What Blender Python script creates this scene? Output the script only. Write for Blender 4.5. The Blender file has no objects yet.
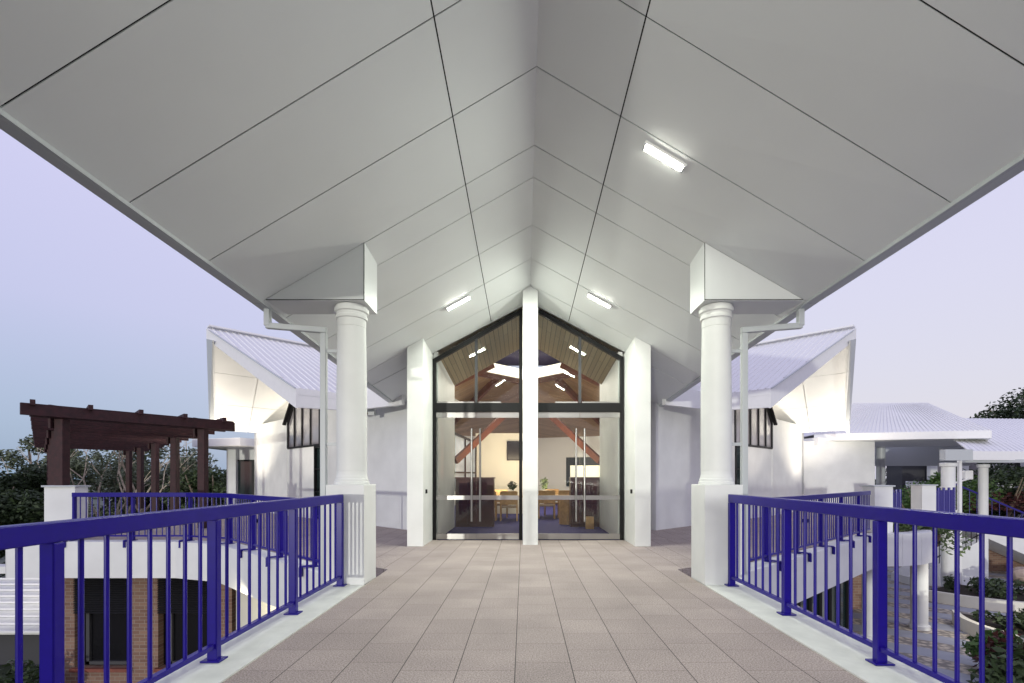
import bpy, bmesh, math, random
from mathutils import Vector, Matrix
R = math.radians
sc = bpy.context.scene
col = sc.collection
# ------------------------------------------------------------ camera
cam_d = bpy.data.cameras.new('camera'); cam = bpy.data.objects.new('camera', cam_d); col.objects.link(cam)
cam.location = (0, 0, 1.347); cam.rotation_euler = (R(90), 0, 0)
cam_d.sensor_width = 36.0; cam_d.lens = 36.0*484/1024
cam_d.shift_x = -11.5/1024; cam_d.shift_y = 135.5/1024
cam_d.clip_start = 0.05; cam_d.clip_end = 3000
sc.camera = cam
# ------------------------------------------------------------ sky
w = bpy.data.worlds.new('World'); sc.world = w; w.use_nodes = True
nt = w.node_tree; nt.nodes.clear()
out = nt.nodes.new('ShaderNodeOutputWorld'); bg = nt.nodes.new('ShaderNodeBackground')
bg.inputs['Strength'].default_value = 1.0
tc = nt.nodes.new('ShaderNodeTexCoord'); sep = nt.nodes.new('ShaderNodeSeparateXYZ')
nt.links.new(tc.outputs['Generated'], sep.inputs[0])
def ramp(stops):
    r = nt.nodes.new('ShaderNodeValToRGB')
    while len(r.color_ramp.elements) < len(stops): r.color_ramp.elements.new(0.5)
    for e, (p, c) in zip(r.color_ramp.elements, stops): e.position = p; e.color = (*c, 1)
    return r
# dusk sky: bluer on the left, a paler lilac glow on the right
rl = ramp([(0.0, (.28,.41,.57)), (.08, (.36,.47,.66)), (.26, (.54,.56,.80)), (.5, (.64,.62,.88)), (1, (.56,.56,.80))])
rr = ramp([(0.0, (.60,.60,.70)), (.08, (.66,.66,.77)), (.30, (.67,.66,.83)), (.6, (.66,.64,.88)), (1, (.56,.56,.80))])
nt.links.new(sep.outputs['Z'], rl.inputs[0]); nt.links.new(sep.outputs['Z'], rr.inputs[0])
mr = nt.nodes.new('ShaderNodeMapRange'); mr.inputs[1].default_value = -.7; mr.inputs[2].default_value = .55
nt.links.new(sep.outputs['X'], mr.inputs[0])
mx = nt.nodes.new('ShaderNodeMixRGB'); nt.links.new(mr.outputs[0], mx.inputs[0])
nt.links.new(rl.outputs[0], mx.inputs[1]); nt.links.new(rr.outputs[0], mx.inputs[2])
sky = nt.nodes.new('ShaderNodeTexSky'); sky.sky_type = 'NISHITA'; sky.sun_disc = False
sky.sun_elevation = R(1.0); sky.sun_rotation = R(198)
sk = nt.nodes.new('ShaderNodeVectorMath'); sk.operation = 'SCALE'; sk.inputs['Scale'].default_value = 0.05
nt.links.new(sky.outputs[0], sk.inputs[0])
ad = nt.nodes.new('ShaderNodeVectorMath'); ad.operation = 'ADD'
nt.links.new(mx.outputs[0], ad.inputs[0]); nt.links.new(sk.outputs[0], ad.inputs[1])
nt.links.new(ad.outputs[0], bg.inputs[0]); nt.links.new(bg.outputs[0], out.inputs[0])
# ------------------------------------------------------------ low light from behind and left
sd = bpy.data.lights.new('sun', 'SUN'); sun = bpy.data.objects.new('sun', sd); col.objects.link(sun)
sd.energy = 1.15; sd.angle = R(0.9); sd.color = (1.0, 1.0, .90)
sun.rotation_euler = Vector((math.sin(R(18)), math.cos(R(18)), -math.tan(R(0.35)))).to_track_quat('-Z', 'Y').to_euler()
vs = sc.view_settings
vs.view_transform = 'Standard'; vs.look = 'None'; vs.gamma = 1; vs.exposure = 0.0; vs.use_curve_mapping = False

# ------------------------------------------------------------ materials
M = {}
def mat(name, color, rough=.5, metal=0, noise=0, nscale=8, bump=0, bscale=60, coat=0, spec=.5):
    m = bpy.data.materials.new(name); m.use_nodes = True; M[name] = m
    n = m.node_tree; b = n.nodes['Principled BSDF']
    b.inputs['Base Color'].default_value = (*color, 1); b.inputs['Roughness'].default_value = rough
    b.inputs['Metallic'].default_value = metal; b.inputs['Specular IOR Level'].default_value = spec
    if coat: b.inputs['Coat Weight'].default_value = coat; b.inputs['Coat Roughness'].default_value = .12
    t = n.nodes.new('ShaderNodeTexCoord')
    if noise:
        z = n.nodes.new('ShaderNodeTexNoise'); z.inputs['Scale'].default_value = nscale; z.inputs['Detail'].default_value = 6
        n.links.new(t.outputs['Object'], z.inputs['Vector'])
        r = n.nodes.new('ShaderNodeMapRange'); r.inputs[1].default_value = .3; r.inputs[2].default_value = .7
        r.inputs[3].default_value = 1-noise; r.inputs[4].default_value = 1+noise
        n.links.new(z.outputs['Fac'], r.inputs[0])
        v = n.nodes.new('ShaderNodeVectorMath'); v.operation = 'SCALE'; v.inputs[0].default_value = color
        n.links.new(r.outputs[0], v.inputs['Scale']); n.links.new(v.outputs[0], b.inputs['Base Color'])
    if bump:
        z = n.nodes.new('ShaderNodeTexNoise'); z.inputs['Scale'].default_value = bscale; z.inputs['Detail'].default_value = 4
        n.links.new(t.outputs['Object'], z.inputs['Vector'])
        u = n.nodes.new('ShaderNodeBump'); u.inputs['Strength'].default_value = bump; u.inputs['Distance'].default_value = .01
        n.links.new(z.outputs['Fac'], u.inputs['Height']); n.links.new(u.outputs[0], b.inputs['Normal'])
    return m
mat('soffit', (.735,.755,.75), .45, noise=.02, nscale=1.2)
mat('white', (.80,.81,.79), .55, noise=.055, nscale=1.7, bump=.12, bscale=180)
mat('white_metal', (.86,.86,.85), .5, noise=.02)
mat('cream', (.78,.76,.66), .6, noise=.04, nscale=2)
mat('trim', (.52,.55,.56), .4)
mat('joint', (.012,.012,.013), .9)
mat('kerb', (.72,.73,.68), .6, noise=.08, nscale=5, bump=.2)
mat('blue', (.010,.002,.215), .33, coat=.05, spec=.28, noise=.06, nscale=20)
mat('blue_panel', (.02,.012,.22), .4)
mat('black', (.010,.010,.011), .45, spec=.2)
mat('steel', (.40,.39,.38), .3, metal=.9)
mat('carpet', (.03,.026,.16), .95, noise=.2, nscale=30)
mat('joinery', (.075,.025,.02), .3, noise=.3, nscale=6)
mat('light_wood', (.50,.30,.13), .45, noise=.2, nscale=12)
mat('beam_wood', (.17,.052,.026), .4, noise=.2, nscale=5)
mat('pergola_wood', (.038,.009,.011), .65, noise=.35, nscale=9, bump=.3, bscale=30)
mat('cloth', (.35,.26,.18), .8)
mat('plaster_in', (.82,.79,.72), .7)
mat('bark', (.30,.24,.18), .85, noise=.3, nscale=10, bump=.4, bscale=20)
mat('bark_pale', (.62,.53,.42), .85, noise=.3, nscale=10)
mat('soil', (.03,.022,.016), .95, noise=.3, nscale=12, bump=.6, bscale=20)
mat('stone', (.45,.36,.30), .8, noise=.2, nscale=4)
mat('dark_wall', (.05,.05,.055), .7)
mat('screen', (.01,.01,.012), .15)
mat('lantern_ceiling', (.05,.035,.12), .7)
mat('dark_louvre', (.018,.018,.022), .5)
mat('glazing_dark', (.02,.035,.035), .08, spec=.8)
mat('terracotta', (.20,.06,.04), .7, noise=.2)
mat('hedge_red', (.07,.018,.015), .8, noise=.4, nscale=6)
def emis(name, c, s):
    m = bpy.data.materials.new(name); m.use_nodes = True; M[name] = m
    b = m.node_tree.nodes['Principled BSDF']; b.inputs['Base Color'].default_value = (*c, 1)
    b.inputs['Emission Color'].default_value = (*c, 1); b.inputs['Emission Strength'].default_value = s
emis('lamp', (1,1,.88), 30); emis('lamp_warm', (1,.85,.6), 5); emis('skylight', (1,.93,.78), 1.6); emis('backlit', (1,.9,.68), .9)
emis('tube', (1,.97,.85), 6)
def leafmat(name, a, b_):
    m = bpy.data.materials.new(name); m.use_nodes = True; M[name] = m
    n = m.node_tree; b = n.nodes['Principled BSDF']; b.inputs['Roughness'].default_value = .6
    t = n.nodes.new('ShaderNodeTexCoord'); z = n.nodes.new('ShaderNodeTexNoise'); z.inputs['Scale'].default_value = 3.5; z.inputs['Detail'].default_value = 9; z.inputs['Roughness'].default_value = .75
    n.links.new(t.outputs['Object'], z.inputs['Vector'])
    r = n.nodes.new('ShaderNodeValToRGB'); r.color_ramp.elements[0].position = .35; r.color_ramp.elements[1].position = .68
    r.color_ramp.elements[0].color = (*a, 1); r.color_ramp.elements[1].color = (*b_, 1)
    n.links.new(z.outputs['Fac'], r.inputs[0]); n.links.new(r.outputs[0], b.inputs['Base Color'])
leafmat('leaf_dark', (.02,.035,.015), (.06,.095,.035))
leafmat('leaf_mid', (.045,.075,.03), (.12,.17,.065))
leafmat('leaf_grey', (.075,.095,.06), (.20,.24,.14))
leafmat('leaf_bright', (.04,.09,.02), (.12,.22,.05))
leafmat('leaf_red', (.04,.012,.012), (.12,.03,.025))
leafmat('grass', (.02,.035,.014), (.05,.07,.03))
def glass():
    m = bpy.data.materials.new('glass'); m.use_nodes = True; M['glass'] = m
    n = m.node_tree; n.nodes.clear(); o = n.nodes.new('ShaderNodeOutputMaterial')
    tr = n.nodes.new('ShaderNodeBsdfTransparent'); tr.inputs[0].default_value = (.93,.95,.94,1)
    gl = n.nodes.new('ShaderNodeBsdfGlossy'); gl.inputs['Roughness'].default_value = .01
    fr = n.nodes.new('ShaderNodeFresnel'); fr.inputs[0].default_value = 1.5
    ml = n.nodes.new('ShaderNodeMath'); ml.operation = 'MULTIPLY'; ml.inputs[1].default_value = 1.0; ml.use_clamp = True
    mix = n.nodes.new('ShaderNodeMixShader'); n.links.new(fr.outputs[0], ml.inputs[0]); n.links.new(ml.outputs[0], mix.inputs[0])
    n.links.new(tr.outputs[0], mix.inputs[1]); n.links.new(gl.outputs[0], mix.inputs[2]); n.links.new(mix.outputs[0], o.inputs[0])
glass()
def curtain_glass():
    m = mat('window_grey', (.30,.28,.29), .12, spec=.9, noise=.25, nscale=.8)
curtain_glass()
def tiles():
    m = bpy.data.materials.new('pavers'); m.use_nodes = True; M['pavers'] = m
    n = m.node_tree; b = n.nodes['Principled BSDF']; L = n.links.new
    t = n.nodes.new('ShaderNodeTexCoord')
    mp = n.nodes.new('ShaderNodeMapping'); mp.inputs['Rotation'].default_value = (0,0,R(90)); mp.inputs['Location'].default_value = (.17, .059, 0)
    L(t.outputs['Object'], mp.inputs[0])
    br = n.nodes.new('ShaderNodeTexBrick'); L(mp.outputs[0], br.inputs['Vector'])
    br.inputs['Scale'].default_value = 1; br.inputs['Brick Width'].default_value = .4; br.inputs['Row Height'].default_value = .4
    br.inputs['Mortar Size'].default_value = .003; br.inputs['Mortar Smooth'].default_value = .3; br.offset = .37; br.offset_frequency = 3
    br.inputs['Color1'].default_value = (.345,.287,.270,1); br.inputs['Color2'].default_value = (.395,.33,.31,1); br.inputs['Mortar'].default_value = (.21,.165,.155,1)
    sx = n.nodes.new('ShaderNodeSeparateXYZ'); L(t.outputs['Object'], sx.inputs[0])
    pp = n.nodes.new('ShaderNodeMath'); pp.operation='PINGPONG'; pp.inputs[1].default_value=.2
    ao = n.nodes.new('ShaderNodeMath'); ao.operation='ADD'; ao.inputs[1].default_value=4.059; L(sx.outputs['X'], ao.inputs[0]); L(ao.outputs[0], pp.inputs[0])
    lt = n.nodes.new('ShaderNodeMath'); lt.operation='LESS_THAN'; lt.inputs[1].default_value=.0032; L(pp.outputs[0], lt.inputs[0])
    jm = n.nodes.new('ShaderNodeMixRGB'); L(lt.outputs[0], jm.inputs[0]); L(br.outputs['Color'], jm.inputs[1]); jm.inputs[2].default_value=(.05,.04,.04,1)
    z = n.nodes.new('ShaderNodeTexNoise'); z.inputs['Scale'].default_value = 95; z.inputs['Detail'].default_value = 5; L(t.outputs['Object'], z.inputs['Vector'])
    z2 = n.nodes.new('ShaderNodeTexNoise'); z2.inputs['Scale'].default_value = 1.3; z2.inputs['Detail'].default_value = 5; L(t.outputs['Object'], z2.inputs['Vector'])
    r = n.nodes.new('ShaderNodeMapRange'); r.inputs[1].default_value=.3; r.inputs[2].default_value=.7; r.inputs[3].default_value=.5; r.inputs[4].default_value=1.5
    L(z.outputs['Fac'], r.inputs[0])
    r2 = n.nodes.new('ShaderNodeMapRange'); r2.inputs[1].default_value=.3; r2.inputs[2].default_value=.7; r2.inputs[3].default_value=.86; r2.inputs[4].default_value=1.1
    L(z2.outputs['Fac'], r2.inputs[0])
    mm = n.nodes.new('ShaderNodeMath'); mm.operation='MULTIPLY'; L(r.outputs[0], mm.inputs[0]); L(r2.outputs[0], mm.inputs[1])
    v = n.nodes.new('ShaderNodeVectorMath'); v.operation='SCALE'; L(jm.outputs[0], v.inputs[0]); L(mm.outputs[0], v.inputs['Scale'])
    L(v.outputs[0], b.inputs['Base Color']); b.inputs['Roughness'].default_value = .75
    u = n.nodes.new('ShaderNodeBump'); u.inputs['Strength'].default_value=.3; u.inputs['Distance'].default_value=.004
    L(z.outputs['Fac'], u.inputs['Height']); L(u.outputs[0], b.inputs['Normal'])
tiles()
def bricks(name='brick', c1=(.19,.105,.078), c2=(.28,.175,.125)):
    m = bpy.data.materials.new(name); m.use_nodes = True; M[name] = m
    n = m.node_tree; b = n.nodes['Principled BSDF']; L = n.links.new
    t = n.nodes.new('ShaderNodeTexCoord'); mp = n.nodes.new('ShaderNodeMapping'); mp.inputs['Rotation'].default_value = (R(90),0,0)
    L(t.outputs['Object'], mp.inputs[0])
    br = n.nodes.new('ShaderNodeTexBrick'); L(mp.outputs[0], br.inputs['Vector'])
    br.inputs['Scale'].default_value = 1; br.inputs['Brick Width'].default_value = .24; br.inputs['Row Height'].default_value = .086
    br.inputs['Mortar Size'].default_value = .006
    br.inputs['Color1'].default_value = (*c1,1); br.inputs['Color2'].default_value = (*c2,1); br.inputs['Mortar'].default_value = (.30,.26,.22,1)
    L(br.outputs['Color'], b.inputs['Base Color']); b.inputs['Roughness'].default_value = .85
bricks()
def boards(name, c, w=.09, axis='X', rough=.45):
    m = bpy.data.materials.new(name); m.use_nodes = True; M[name] = m
    n = m.node_tree; b = n.nodes['Principled BSDF']; L = n.links.new
    t = n.nodes.new('ShaderNodeTexCoord'); mp = n.nodes.new('ShaderNodeMapping')
    if axis == 'Y': mp.inputs['Rotation'].default_value = (0,0,R(90))
    L(t.outputs['Object'], mp.inputs[0])
    br = n.nodes.new('ShaderNodeTexBrick'); L(mp.outputs[0], br.inputs['Vector'])
    br.inputs['Scale'].default_value = 1; br.inputs['Brick Width'].default_value = 2.7; br.inputs['Row Height'].default_value = w
    br.inputs['Mortar Size'].default_value = .006
    br.inputs['Color1'].default_value = (c[0]*.8,c[1]*.8,c[2]*.75,1); br.inputs['Color2'].default_value = (c[0]*1.15,c[1]*1.15,c[2]*1.15,1)
    br.inputs['Mortar'].default_value = (c[0]*.25,c[1]*.25,c[2]*.25,1)
    L(br.outputs['Color'], b.inputs['Base Color']); b.inputs['Roughness'].default_value = rough
boards('ceiling_boards', (.40,.31,.17), .10, 'Y'); boards('room_boards', (.40,.25,.13), .10, 'X')
def court():
    m = bpy.data.materials.new('courtyard'); m.use_nodes = True; M['courtyard'] = m
    n = m.node_tree; b = n.nodes['Principled BSDF']; L = n.links.new
    t = n.nodes.new('ShaderNodeTexCoord'); mp = n.nodes.new('ShaderNodeMapping'); mp.inputs['Location'].default_value = (-7.5,-9,0)
    L(t.outputs['Object'], mp.inputs[0])
    wv = n.nodes.new('ShaderNodeTexWave'); wv.wave_type='RINGS'; wv.rings_direction='Z'; wv.inputs['Scale'].default_value=.22; wv.inputs['Distortion'].default_value=.3
    L(mp.outputs[0], wv.inputs['Vector'])
    vo = n.nodes.new('ShaderNodeTexVoronoi'); vo.inputs['Scale'].default_value=7; L(t.outputs['Object'], vo.inputs['Vector'])
    r1 = n.nodes.new('ShaderNodeValToRGB'); r1.color_ramp.elements[0].color=(.62,.55,.45,1); r1.color_ramp.elements[1].color=(.24,.22,.20,1)
    r1.color_ramp.elements[0].position=.25; r1.color_ramp.elements[1].position=.6
    L(vo.outputs['Distance'], r1.inputs[0])
    z = n.nodes.new('ShaderNodeTexNoise'); z.inputs['Scale'].default_value=5; L(t.outputs['Object'], z.inputs['Vector'])
    r3 = n.nodes.new('ShaderNodeValToRGB'); r3.color_ramp.elements[0].color=(.30,.32,.38,1); r3.color_ramp.elements[1].color=(.42,.44,.50,1)
    L(z.outputs['Fac'], r3.inputs[0])
    gt = n.nodes.new('ShaderNodeMath'); gt.operation='GREATER_THAN'; gt.inputs[1].default_value=.5; L(wv.outputs['Fac'], gt.inputs[0])
    mx = n.nodes.new('ShaderNodeMixRGB'); L(gt.outputs[0], mx.inputs[0]); L(r1.outputs[0], mx.inputs[1]); L(r3.outputs[0], mx.inputs[2])
    L(mx.outputs[0], b.inputs['Base Color']); b.inputs['Roughness'].default_value=.7
court()

# ------------------------------------------------------------ mesh helpers
class MB:
    def __init__(s): s.v = []; s.f = []
    def poly(s, pts):
        i = len(s.v); s.v += [tuple(p) for p in pts]; s.f.append(tuple(range(i, i+len(pts)))); return s
    def prism(s, a, b):                       # two matching rings joined
        n = len(a); i = len(s.v); s.v += [tuple(p) for p in a] + [tuple(p) for p in b]
        s.f.append(tuple(range(i+n-1, i-1, -1))); s.f.append(tuple(range(i+n, i+2*n)))
        for k in range(n): s.f.append((i+k, i+(k+1)%n, i+n+(k+1)%n, i+n+k))
        return s
    def box(s, x0, y0, z0, x1, y1, z1):
        return s.prism([(x0,y0,z0),(x1,y0,z0),(x1,y1,z0),(x0,y1,z0)], [(x0,y0,z1),(x1,y0,z1),(x1,y1,z1),(x0,y1,z1)])
    def bar(s, p, q, w, h, up=(0,0,1)):       # rectangular bar, w across, h along up
        p = Vector(p); q = Vector(q); d = (q-p).normalized(); up = Vector(up)
        if abs(d.dot(up)) > .99: up = Vector((0,1,0))
        x = d.cross(up).normalized(); y = x.cross(d).normalized()
        o = [x*(-w/2)+y*(-h/2), x*(w/2)+y*(-h/2), x*(w/2)+y*(h/2), x*(-w/2)+y*(h/2)]
        return s.prism([p+k for k in o], [q+k for k in o])
    def tube(s, p, q, r0, r1=None, n=10):
        p = Vector(p); q = Vector(q); r1 = r0 if r1 is None else r1; d = (q-p).normalized()
        a = d.orthogonal().normalized(); b = d.cross(a)
        c = [a*math.cos(2*math.pi*k/n)+b*math.sin(2*math.pi*k/n) for k in range(n)]
        return s.prism([p+k*r0 for k in c], [q+k*r1 for k in c])
    def lathe(s, x, y, prof, n=40):           # prof: (r, z) upward
        i = len(s.v)
        for r, z in prof:
            for k in range(n): s.v.append((x+r*math.cos(2*math.pi*k/n), y+r*math.sin(2*math.pi*k/n), z))
        for j in range(len(prof)-1):
            for k in range(n): s.f.append((i+j*n+k, i+j*n+(k+1)%n, i+(j+1)*n+(k+1)%n, i+(j+1)*n+k))
        s.f.append(tuple(i+k for k in range(n-1,-1,-1))); s.f.append(tuple(i+(len(prof)-1)*n+k for k in range(n)))
        return s
    def build(s, name, m, parent=None, smooth=False, bevel=0):
        me = bpy.data.meshes.new(name); o0 = Vector(parent.location) if parent and parent.type == 'EMPTY' else Vector((0,0,0))
        if parent and parent.type == 'MESH': o0 = Vector(parent.get('_org', (0,0,0)))
        me.from_pydata([Vector(p)-o0 for p in s.v], [], s.f); me.update()
        bm = bmesh.new(); bm.from_mesh(me); bmesh.ops.recalc_face_normals(bm, faces=bm.faces); bm.to_mesh(me); bm.free()
        ob = bpy.data.objects.new(name, me); col.objects.link(ob); me.materials.append(M[m])
        if smooth:
            for p in me.polygons: p.use_smooth = True
            e = ob.modifiers.new('split', 'EDGE_SPLIT'); e.split_angle = R(35)
        if bevel:
            b = ob.modifiers.new('bevel', 'BEVEL'); b.width = bevel; b.segments = 2; b.limit_method = 'ANGLE'
        if parent: ob.parent = parent; ob['_org'] = tuple(o0)
        return ob
def tag(o, label=None, cat=None, group=None, kind=None):
    if label: o['label'] = label
    if cat: o['category'] = cat
    if group: o['group'] = group
    if kind: o['kind'] = kind
    return o
def thing(name, label, cat, loc=(0,0,0), group=None):
    o = bpy.data.objects.new(name, None); col.objects.link(o); o.location = loc
    return tag(o, label, cat, group)
def structure(name, mb, m): return tag(mb.build(name, m), kind='structure')
def area(name, loc, size, power, color, target=None, sy=None):
    l = bpy.data.lights.new(name, 'AREA'); l.energy = power; l.color = color; l.size = size
    if sy: l.shape = 'RECTANGLE'; l.size_y = sy
    o = bpy.data.objects.new(name, l); col.objects.link(o); o.location = loc
    if target: o.rotation_euler = (Vector(target)-Vector(loc)).to_track_quat('-Z','Y').to_euler()
    return o
CX = .135
def mir(m, x): return x if m == 1 else 2*CX - x     # m=1: left side as measured
SIDE = {1: 'left', -1: 'right'}

# ------------------------------------------------------------ ground and decks
LOW = -2.9
GL = -3.95
g = MB(); g.poly([(-700,-300,GL),(700,-300,GL),(700,1500,GL),(-700,1500,GL)]); structure('ground', g, 'grass')
g = MB(); g.box(2.0,-8,-4.2,34,34,LOW); structure('courtyard_paving', g, 'courtyard')
g = MB(); g.box(-18,-8,-4.2,-2.0,11.0,-3.90); structure('path', g, 'soil')
# bridge
g = MB(); g.box(CX-2.11,-14,-.3,CX+2.11,10.32,0)
g.prism([(CX-2.11,7.05,-.3),(CX-2.11,7.05,0),(CX-2.11,13,0),(CX-2.11,13,-.3)],[(-6.3,10.75,-.3),(-6.3,10.75,-.13),(-9.5,20.5,-.13),(-9.5,20.5,-.3)])
g.prism([(CX+2.11,7.05,-.3),(CX+2.11,7.05,0),(CX+2.11,13,0),(CX+2.11,13,-.3)],[(6.9,10.8,-.3),(6.9,10.8,-.13),(9.8,20.5,-.13),(9.8,20.5,-.3)])
structure('bridge_deck', g, 'pavers')
for m in (1,-1):
    g = MB(); a, b = mir(m,CX-2.11), mir(m,CX-2.62); x0, x1 = min(a,b), max(a,b)
    g.box(x0,-14,-.42,x1,6.481,.012); structure('kerb', g, 'kerb')
g = MB(); g.box(CX-2.5,-14,-1.15,CX+2.5,7.0,-.45); structure('bridge_beam', g, 'white')
# ring walkways
def walkway(name, edge, back):
    g = MB(); pts = edge + back
    g.prism([(x,y,-.4) for x,y in pts], [(x,y,-.14) for x,y in pts]); structure(name, g, 'pavers')
    e = MB()
    for (x0,y0),(x1,y1) in zip(edge, edge[1:]):
        d = Vector((x1-x0,y1-y0,0)).normalized()*.05
        n = Vector((-(y1-y0), x1-x0, 0)).normalized()*.36
        if n.y < 0: n = -n
        x0-=n.x*.15; x1-=n.x*.15; y0-=n.y*.15; y1-=n.y*.15
        e.prism([(x0,y0,-.95),(x1,y1,-.95),(x1+n.x,y1+n.y,-.95),(x0+n.x,y0+n.y,-.95)], [(x0,y0,-.125),(x1,y1,-.125),(x1+n.x,y1+n.y,-.125),(x0+n.x,y0+n.y,-.125)])
    structure('walkway_edge_beam', e, 'white')
LE = [(-2.62,7.05),(-6.65,10.62),(-7.9,11.05),(-11.75,11.05),(-12.7,12.0)]
walkway('walkway', LE, [(-13.5,15),(-14.5,24),(-9,22),(-3,13)])
RE = [(2.95,7.1),(9.05,12.45)] + [(9.05+1.7*math.sin(t)*1.0+ .35*t, 12.45+1.1*(1-math.cos(t))) for t in (.35,.7,1.1,1.5)]
walkway('walkway', RE, [(13,16.0),(16,22),(9,22),(3.3,13)])

# ------------------------------------------------------------ canopy
def ridge_z(y): return 5.46-.089*(y-6)
def eave_z(y): return 3.53-.03*(y-6) if y < 6 else 3.53-.05*(y-6)
HW = 3.36
def soff(side, t, y, dz=0):           # t = 0 ridge .. 1 eave; side -1 left, 1 right
    return (CX+side*HW*t, y, ridge_z(y)*(1-t)+eave_z(y)*t+dz)
can = thing('entrance_canopy', 'large white gabled canopy with panelled soffit over the bridge', 'canopy', (CX,6,0))
YJ = [-3.0,-2.0,-1,0,1,2,2.98,3.96,4.96,6.0,6.56,7.62,8.6,9.55,10.34]
gp = MB(); J = .0065
for side in (-1,1):
    for y0, y1 in zip(YJ, YJ[1:]):
        W0 = lambda y: (.853-.0072*(y-6.05))/HW
        for (ta, tb) in ((0,None),(None,1)):
            q = []
            for y in (y0+J, y1-J):
                t0 = ta if ta is not None else W0(y)+J/HW; t1 = tb if tb is not None else W0(y)-J/HW
                q.append((t0,t1,y))
            a = [soff(side,q[0][0],q[0][2]), soff(side,q[0][1],q[0][2]), soff(side,q[1][1],q[1][2]), soff(side,q[1][0],q[1][2])]
            gp.prism(a, [(x,y,z+.009) for x,y,z in a])
gp.build('soffit_panels', 'soffit', can)
YE = 12.6
g = MB()
for side in (-1,1):
    for y0, y1 in zip(YJ, YJ[1:]):
        for t0, t1 in ((0,.25),(.25,.998)):
            a = [soff(side,t0,y0,.035), soff(side,t1,y0,.035), soff(side,t1,y1,.035), soff(side,t0,y1,.035)]
            g.prism(a, [(x,y,z+.01) for x,y,z in a])
g.build('soffit_backing', 'joint', can)
# rear soffit beyond the doors, each side of the entry room
for side in (-1,1):
    g = MB(); T0 = 2.16/HW
    for y0, y1 in ((10.36,YE),):
        a = [soff(side,T0,y0), soff(side,1,y0), soff(side,1,y1), soff(side,T0,y1)]
        g.prism(a, [(x,y,z+.03) for x,y,z in a])
    g.build('rear_soffit', 'soffit', can)
g = MB()
for side in (-1,1):
    for y0, y1 in ((-3.0,6),(6,YE)):
        a = [soff(side,0,y0,.28), soff(side,1.035,y0,.17), soff(side,1.035,y1,.17), soff(side,0,y1,.28)]
        g.prism(a, [(x,y,z+.03) for x,y,z in a])
    n = 0
g.build('roof_sheet', 'white_metal', can)
g = MB()
for side in (-1,1):
    a = [soff(side,0,-3.02,-.03), soff(side,1.0,-3.02,-.03), soff(side,1.0,-3.02,.17), soff(side,0,-3.02,.28)]
    g.prism(a, [(x,y-.03,z) for x,y,z in a])
g.build('front_bargeboard', 'white_metal', can)
for side in (-1,1):
    f = MB(); gu = MB(); tr = MB()
    for y0, y1 in ((-3.0,6),(6,YE)):
        def ring(y, xa, xb, za, zb):
            X, _, Z = soff(side,1,y); return [(X+side*xa,y,Z+za),(X+side*xb,y,Z+za),(X+side*xb,y,Z+zb),(X+side*xa,y,Z+zb)]
        f.prism(ring(y0,.0,.025,-.035,.19), ring(y1,.0,.025,-.035,.19))
        gu.prism(ring(y0,.03,.15,-.03,.11), ring(y1,.03,.15,-.03,.11))
    f.build('fascia', 'trim', can); gu.build('gutter', 'trim', can, bevel=.012)

# canopy ceiling lights
def clight(x_off, y, label):
    side = 1 if x_off > 0 else -1; t = abs(x_off)/HW
    c = Vector(soff(side,t,y)); u = (Vector(soff(side,t+.05,y))-Vector(soff(side,t-.05,y))).normalized()
    n = Vector((0,1,0)).cross(u).normalized(); n = -n if n.z > 0 else n
    th = thing('ceiling_light', label, 'light', tuple(c), 'batten lights on the canopy soffit'); pw_ = 92 if y > 7 else 44
    MB().bar(c-u*.25+n*.014, c+u*.25+n*.014, .11, .028, n).build('housing', 'white_metal', th, bevel=.004)
    MB().bar(c-u*.225+n*.040, c+u*.225+n*.040, .072, .022, n).build('diffuser', 'lamp', th, bevel=.012)
    for s in (-1,1):
        MB().bar(c+u*s*.245+n*.036, c+u*s*.227+n*.036, .078, .034, n).build('end_cap', 'trim', th)
    a = area('canopy_lamp', tuple(c+n*.07), .42, pw_, (.95,1,.88), None, .09)
    X = u; Z = -n; Y = Z.cross(X); a.matrix_world = Matrix.Translation(c+n*.07) @ Matrix((X,Y,Z)).transposed().to_4x4()
clight(1.36, 5.1, 'glowing batten light on the right canopy slope, nearest and largest')
clight(1.24, 8.72, 'smaller glowing batten light right of the ridge near the glass doors')
clight(1.36, 1.45, 'added batten light on the right canopy slope, unseen above the camera')  # this pair is added out of view to brighten the soffit
clight(-1.09, 1.45, 'added batten light on the left canopy slope, unseen above the camera')
clight(-1.32, 8.72, 'glowing batten light on the left canopy slope near the glass doors')

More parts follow.
